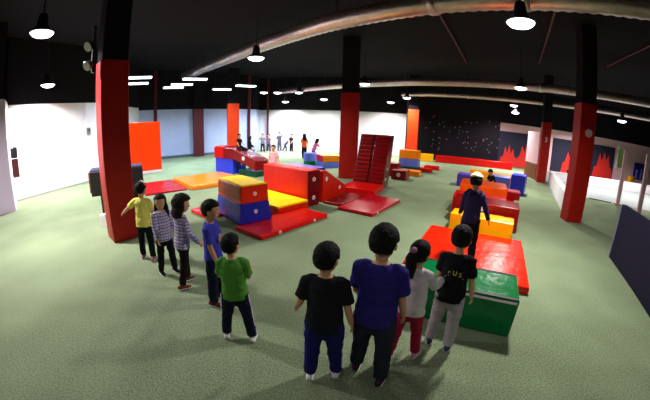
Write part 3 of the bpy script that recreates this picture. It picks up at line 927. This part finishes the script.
    # ---- shoes
    for s in (-1, 1):
        P, K, A = G[s]
        flat = A + OFF
        pitch = 0
        d = (A - K).normalized()
        f = Vector((0, 1, 0)) - d * d.y
        f.normalize()
        if abs(A.z - min(G[-1][2].z, G[1][2].z)) < .03 * H and pelvis_z is None: f = Vector((0, 1, 0)); dn = Vector((0, 0, -1))
        else: dn = f.cross(Vector((1, 0, 0))) * 1; dn = dn if dn.dot(d) > 0 else -dn
        out = Vector((s * .12, 0, 0))
        f = (f + out).normalized()
        bm = bmesh.new()
        c = flat + dn * .026 * H
        tube(bm, [c - f * .034 * H - dn * .006 * H, c + f * .005 * H - dn * .008 * H, c + f * .05 * H + dn * .004 * H, c + f * .088 * H + dn * .008 * H],
             [(.024 * H, .024 * H), (.027 * H, .026 * H), (.029 * H, .018 * H), (.022 * H, .012 * H)], Vector((1, 0, 0)), 12)
        tube(bm, [flat - dn * .005 * H, flat + dn * .02 * H], [.027 * H, .028 * H], n=12)
        so = remeshed('shoe', bm, .006 if fine else .012, shoes, body, 2)
        bm = bmesh.new()
        tube(bm, [c - f * .036 * H + dn * .014 * H, c + f * .02 * H + dn * .015 * H, c + f * .06 * H + dn * .015 * H, c + f * .092 * H + dn * .015 * H],
             [(.024 * H, .006 * H), (.027 * H, .006 * H), (.030 * H, .006 * H), (.022 * H, .006 * H)], Vector((1, 0, 0)), 12)
        if fine: new_obj('sole', bm, M['sole'], so, True)
        else: bm.free()
    # ---- face
    if fine:
        for s in (-1, 1):
            bm = bmesh.new(); ball(bm, hp(s * .026, .064, .006) + OFF, .011 * H, .007 * H, .0065 * H, HM, 2)
            ey = new_obj('eye', bm, M['eye_white'], body, True)
            bm = bmesh.new(); ball(bm, hp(s * .026, .0695, .006) + OFF, .0055 * H, .003 * H, .0055 * H, HM, 2)
            new_obj('iris', bm, M['iris'], ey, True)
            bm = bmesh.new(); tube(bm, [hp(s * .014, .068, .020) + OFF, hp(s * .027, .066, .024) + OFF, hp(s * .038, .058, .020) + OFF], [.0025 * H] * 3, n=8)
            new_obj('eyebrow', bm, M[hair_mat], body, True)
        bm = bmesh.new(); tube(bm, [hp(-.017, .064, -.043) + OFF, hp(0, .0715, -.044) + OFF, hp(.017, .064, -.043) + OFF], [.003 * H, .005 * H, .003 * H], n=8)
        new_obj('mouth', bm, M['lip'], body, True)
    # ---- hair: a scalp shell that dips under the skin at the face
    bm = bmesh.new()
    bmesh.ops.create_icosphere(bm, subdivisions=4, radius=1)
    rnd = random.Random(seed)
    for v in bm.verts:
        d = v.co.normalized()
        front = d.y
        line = .42 + .35 * max(0, -d.z) if True else 0
        # hairline: forehead edge at d.z about .55, sideburns at d.y about .25, nape at d.z about -.55
        yb = .30 + .88 * max(0, d.z - .25) - (.55 * min(1, max(0, .12 - d.z) * 2.2) if hair == 'short' else 0) + .10 * noise.noise(d * 6 + Vector((seed, 3, 0)))
        face = max(min((d.y - yb) * 7, (.50 - d.z) * 6), 0)
        nape = max((-.66 - d.z) * 6, 0) if hair in ('short',) else max((-.80 - d.z) * 6, 0)
        ear = max(0, (.16 - abs(d.y)) * 5) * max(0, min(1, (abs(d.x) - .8) * 8)) * (1 if d.z < .12 else 0) if hair == 'short' else 0
        k = min(1, face + nape + ear)
        thick = {'short': .165, 'curly': .36, 'long': .18, 'pony': .10}[hair]
        q = d * 5 + Vector((seed, 0, 0))
        thick *= 1 + .30 * noise.noise(q * 1.2) + .22 * noise.noise(q * 3.5)
        if hair == 'curly': thick += .10 * abs(noise.noise(q * 2.2))
        if d.z > .3 and hair == 'short': thick += .03
        rr = 1 + thick * (1 - k) - .22 * k
        v.co = hp(0, 0, 0) + h3 @ Vector((d.x * .064 * H * rr, d.y * .077 * H * rr - .002 * H, d.z * .075 * H * rr + .012 * H)) + OFF
    if hair in ('long', 'curly'):
        for v in list(bm.verts): pass
        for a in range(-78, 79, 13):
            an = R(a)
            dx, dy = math.sin(an), -math.cos(an)
            ln = (.13 if hair == 'long' else .07) + rnd.uniform(-.01, .015)
            p0 = hp(dx * .055, dy * .066, -.01) + OFF
            p1 = hp(dx * .064, dy * .074, -.06) + OFF
            p2 = p1 + Vector((0, 0, -ln * .5 * H)) + h3 @ Vector((dx * .01 * H, dy * .008 * H, 0))
            p3 = p2 + Vector((0, 0, -ln * .5 * H))
            tube(bm, [p0, p1, p2, p3], [.018 * H, .024 * H, .021 * H, .009 * H] if hair == 'long' else [.022 * H, .034 * H, .032 * H, .016 * H], n=8)
    if hair == 'pony':
        bk = hp(0, -.082, .030) + OFF
        dn = Vector((0, 0, -1)); bkv = h3 @ Vector((0, -1, 0))
        pts = [hp(0, -.06, .03) + OFF, bk, bk + bkv * .022 * H + dn * .05 * H, bk + bkv * .022 * H + dn * .12 * H + sideT * .006 * H, bk + bkv * .010 * H + dn * .19 * H + sideT * .012 * H]
        tube(bm, pts, [.024 * H, .024 * H, .042 * H, .038 * H, .012 * H], n=10)
    hr = remeshed('hair', bm, .005 if fine else .010, M[hair_mat], body, 1)
    if hair == 'pony':
        bm = bmesh.new(); tube(bm, [bk - h3 @ Vector((0, -.004 * H, 0)), bk + h3 @ Vector((0, -.010 * H, 0))], [.025 * H, .025 * H], n=12)
        new_obj('hair_tie', bm, mat('mauve_hair_tie', (150, 95, 120), .7), hr, True)
    ctx = dict(body=body, tp=tp, OFF=OFF, H=H, hp=hp, h3=h3, HM=HM, rot3=rot3, J=J, G=G, B=B)
    if hat:
        bm = bmesh.new()
        bmesh.ops.create_icosphere(bm, subdivisions=4, radius=1)
        for v in bm.verts:
            d = v.co.normalized()
            rr = 1.36 if d.z > .34 else .85
            v.co = hp(0, 0, 0) + h3 @ Vector((d.x * .064 * H * rr, d.y * .077 * H * rr, d.z * .075 * H * rr + .014 * H)) + OFF
        tube(bm, [hp(0, .06, .045) + OFF, hp(0, .115, .036) + OFF], [(.05 * H, .008 * H), (.042 * H, .006 * H)], n=12)
        remeshed('cap', bm, .006, hat, body, 2)
    if extras: extras(ctx)
    return ctx

def stripes(ctx, col, width=.010):
    """side stripe down each trouser leg"""
    H = ctx['H']
    for s in (-1, 1):
        P, K, A = ctx['G'][s]
        bm = bmesh.new()
        o = Vector((s * 1.0, -.25, 0)).normalized()
        tube(bm, [P + o * .058 * H + ctx['OFF'], P.lerp(K, .5) + o * .055 * H + ctx['OFF'], K + o * .047 * H + ctx['OFF'], K.lerp(A, .9) + o * .039 * H + ctx['OFF']], [width * H] * 4, n=8)
        new_obj('side_stripe', bm, col, ctx['body'], True)

C_white = cloth('white_trainer', (236, 234, 234))
C_black = cloth('black_cotton', (20, 21, 28))
M['seam_red'] = mat('red_seam', (150, 20, 10), .6)
C_navy = cloth('navy_denim', (24, 28, 52))
C_brown = cloth('brown_shoe', (112, 62, 44))

def yellow_extra(c):
    bm = bmesh.new()
    pts = [c['hp'](x, y, zz) + c['OFF'] for x, y, zz in ((-.066, .0, .055), (-.045, .012, .088), (0, .018, .104), (.045, .012, .088), (.066, .0, .055))]
    tube(bm, pts, [.008 * c['H']] * 5, n=8)
    new_obj('hairband', bm, mat('pale_hairband', (205, 180, 160), .6), c['body'], True)
person('girl in a yellow t-shirt and black leggings reaching out beside the left column', -2.5, 3.57, 12, 1.12, cloth('yellow_cotton', (240, 228, 112)), C_black, cloth('mauve_shoe', (150, 110, 115)),
       hair='short', lean=3, head=(-18, 0), larm=(22, 50, 8), rarm=(12, 10, 30), lleg=(2, 4, 0), rleg=(-6, 5, 8), legs='leggings', seed=2, extras=yellow_extra)
person('girl in a plaid shirt turning her face towards the camera, long dark hair', -1.98, 3.22, -122, 1.06, M['plaid'], C_black, C_black,
       hair='long', hair_mat='hairbrown', head=(-38, 4), larm=(10, 10, 20), rarm=(12, 8, 20), lleg=(6, 4, 6), rleg=(-4, 4, 4), sleeve='long', legs='leggings', seed=3)
person('girl in a plaid shirt and black skirt seen from behind, bushy shoulder-length hair', -1.61, 3.0, -42, 1.1, M['plaid'], cloth('black_skirt_cloth', (24, 20, 22)), C_brown,
       hair='curly', hair_mat='hairbrown', head=(-25, 4), larm=(8, 10, 22), rarm=(14, 10, 30), lleg=(10, 4, 10), rleg=(-10, 4, 6), sleeve='long', legs='leggings', seed=4, lean=4)
def blue_extra(c):
    H = c['H']; bm = bmesh.new()
    p = c['tp'](.005, .078, .66) + c['OFF']
    ball(bm, p, .045 * H, .009 * H, .040 * H, None, 3)
    new_obj('chest_print', bm, mat('tan_print', (150, 130, 120), .8), c['body'], True)
person('boy in a bright blue t-shirt and dark trousers standing in profile facing right', -1.11, 2.7, -88, 1.14, cloth('violet_blue_cotton', (62, 62, 178)), cloth('navy_trousers', (22, 26, 50)), cloth('dark_red_shoe', (90, 40, 40)),
       head=(2, 6), larm=(10, 6, 18), rarm=(8, 6, 14), lleg=(3, 3, 0), rleg=(-3, 3, 0), seed=5, skin='skin2', extras=blue_extra)
person('boy in a green t-shirt and dark jeans walking away in white trainers', -0.73, 2.15, 6, 1.02, cloth('green_cotton', (84, 150, 58)), C_navy, C_white,
       head=(-26, -4), larm=(18, 8, 55), rarm=(14, 8, 75), lleg=(6, 9, 10), rleg=(-2, 9, 4), seed=6, bulk=1.05, extras=lambda c: stripes(c, C_white, .008))
person('boy in a black t-shirt and blue track trousers with white sneakers', 0.02, 1.74, -12, 1.14, cloth('washed_black_cotton', (27, 28, 36)), cloth('blue_track_cloth', (30, 33, 100)), C_white,
       head=(-20, 4), larm=(-4, 16, 40, -10), rarm=(-2, 12, 12), lleg=(-4, 3, 0), rleg=(5, 4, 2), seed=7, bulk=1.10, extras=lambda c: stripes(c, mat('pale_stripe', (170, 180, 220), .8), .005))
person('tallest boy in a navy blue t-shirt and dark jeans', 0.37, 1.74, -22, 1.27, cloth('navy_blue_cotton', (46, 38, 122)), cloth('charcoal_denim', (42, 44, 58)), cloth('dark_trainer', (60, 40, 52)),
       head=(-12, 8), larm=(10, 8, 40), rarm=(4, 8, 14), lleg=(12, 4, 10), rleg=(-4, 4, 0), seed=8, bulk=1.12)
person('girl with a long ponytail, white top and magenta trousers', 0.69, 1.96, -38, 1.09, cloth('white_cotton', (222, 214, 220)), cloth('magenta_cotton', (176, 34, 72)), cloth('pink_white_shoe', (214, 170, 175)),
       hair='pony', hair_mat='hairblack', head=(-12, 6), larm=(30, 8, 40), rarm=(40, 8, 50), lleg=(-10, 3, 10), rleg=(8, 4, 0), sleeve='long', legs='leggings', seed=9)
def badge_extra(c):
    H = c['H']
    ym = mat('yellow_shirt_print', (225, 205, 70), .7)
    for i, (xx, zz, ch) in enumerate(((-.062, .655, '.'), (-.038, .672, 'S'), (0, .682, 'U'), (.038, .672, 'S'), (.062, .655, '.'))):
        me = text_mesh(ch, .044 * H, .006)
        o = bpy.data.objects.new('shirt_print', me); COL.objects.link(o); me.materials.append(ym)
        o.parent = c['body']
        p = c['tp'](xx, -.074 + abs(xx) * .25, zz) + c['OFF']
        o.location = p
        o.rotation_euler = (PI / 2, 0, R(xx * 400))
person('boy in a black t-shirt with yellow print on the back and pale grey sweatpants', 1.06, 2.07, -28, 1.16, C_black, cloth('pale_grey_jersey', (172, 166, 172)), cloth('navy_white_shoe', (60, 62, 100)),
       head=(-8, 6), larm=(20, 6, 30), rarm=(2, 12, 8), lleg=(8, 4, 10), rleg=(-2, 3, 0), seed=10, extras=badge_extra)
def hood_extra(c):
    H = c['H']; bm = bmesh.new()
    tube(bm, [c['tp'](-.06, -.03, .80) + c['OFF'], c['tp'](-.03, -.075, .775) + c['OFF'], c['tp'](.03, -.075, .775) + c['OFF'], c['tp'](.06, -.03, .80) + c['OFF']], [.030 * H, .036 * H, .036 * H, .030 * H], n=12)
    remeshed('hood', bm, .007, cloth('navy_hood_cloth', (30, 28, 60)), c['body'], 3)
person('boy in a hooded navy jacket and cream cap walking on the big orange red mat', 2.02, 3.76, -30, 1.22, cloth('indigo_jacket_cloth', (46, 44, 92)), C_black, C_black,
       z=.112, head=(0, 12), lean=6, larm=(20, 10, 20), rarm=(4, 22, 10), lleg=(16, 4, 22), rleg=(-8, 4, 6), sleeve='long', seed=11, extras=hood_extra, hat=cloth('cream_cap_cloth', (236, 222, 176)))

# -- far children
FAR = dict(fine=False)
person('child in dark clothes sitting on the red bent ramp', -3.22, 11.03, -123, .88, cloth('dark_maroon_top', (40, 22, 32)), C_black, C_black, pelvis_z=.965, lleg=(70, 6, 5), rleg=(68, 8, 8), larm=(20, 10, 20), rarm=(20, 10, 20), seed=21, **FAR)
person('child in black standing behind the red bent ramp', -3.75, 14.7, -60, 1.22, C_black, C_black, C_black, hair='long', sleeve='long', larm=(20, 10, 60), rarm=(10, 10, 50), seed=22, **FAR)
person('child in pink and yellow standing behind the big red block', -1.74, 9.98, 170, 1.14, cloth('pink_top', (236, 160, 165)), cloth('orange_shorts', (230, 140, 60)), C_white, larm=(5, 20, 20), rarm=(5, 10, 20), seed=23, skin='skin2', **FAR)
person('child in a white top and black trousers with elbows out by the rear wall', -4.05, 19.2, -170, 1.18, cloth('grey_white_top', (120, 118, 132)), C_black, C_black, larm=(10, 45, 110), rarm=(10, 45, 110), seed=24, **FAR)
person('tallest figure of the far group, grey top, arm raised by the rear wall', -3.0, 19.4, 160, 1.28, cloth('mid_grey_top', (84, 78, 98)), cloth('grey_trousers', (90, 85, 100)), C_white, larm=(150, 30, 10), rarm=(30, 20, 30), seed=25, **FAR)
person('child in grey lilac clothes left beside the tallest far figure', -3.62, 19.0, 175, 1.15, cloth('lilac_grey_top', (104, 88, 112)), cloth('dark_grey_trousers', (60, 56, 70)), C_white, larm=(60, 30, 10), rarm=(20, 10, 30), seed=26, **FAR)
person('small child bending forward right of the far group', -2.62, 19.3, -80, 1.02, cloth('slate_top', (66, 68, 92)), cloth('slate_trousers', (70, 72, 96)), C_white, lean=40, larm=(40, 10, 10), rarm=(40, 10, 10), lleg=(20, 4, 20), rleg=(-20, 4, 10), seed=27, **FAR)
person('child in black standing alone before the bright rear wall', -2.2, 19.1, 140, 1.2, cloth('black_top', (32, 30, 40)), C_black, C_white, larm=(10, 10, 40), rarm=(10, 10, 20), seed=28, **FAR)
person('child in an orange top and black trousers running at the rear', -1.17, 16.1, 20, 1.33, cloth('orange_cotton', (232, 96, 44)), C_black, C_black, hair='long', larm=(10, 14, 30), rarm=(-10, 14, 20), lleg=(-8, 3, 12), rleg=(12, 3, 4), seed=29, **FAR)
person('child in pink and purple leaning forward beside the blue foam drum', -.62, 14.6, -60, 1.18, cloth('rose_top', (190, 90, 130)), cloth('purple_trousers', (86, 52, 130)), C_white, hair='long', lean=22, larm=(40, 20, 40), rarm=(60, 20, 60), lleg=(10, 4, 10), rleg=(-8, 4, 10), seed=30, **FAR)
person('child in black crouching between the orange and pale blue blocks', 5.28, 8.62, 110, 1.05, C_black, C_black, C_black, pelvis_z=.30, lean=30, lleg=(95, 10, 110), rleg=(95, 10, 110), larm=(50, 10, 40), rarm=(50, 10, 40), seed=31, **FAR)
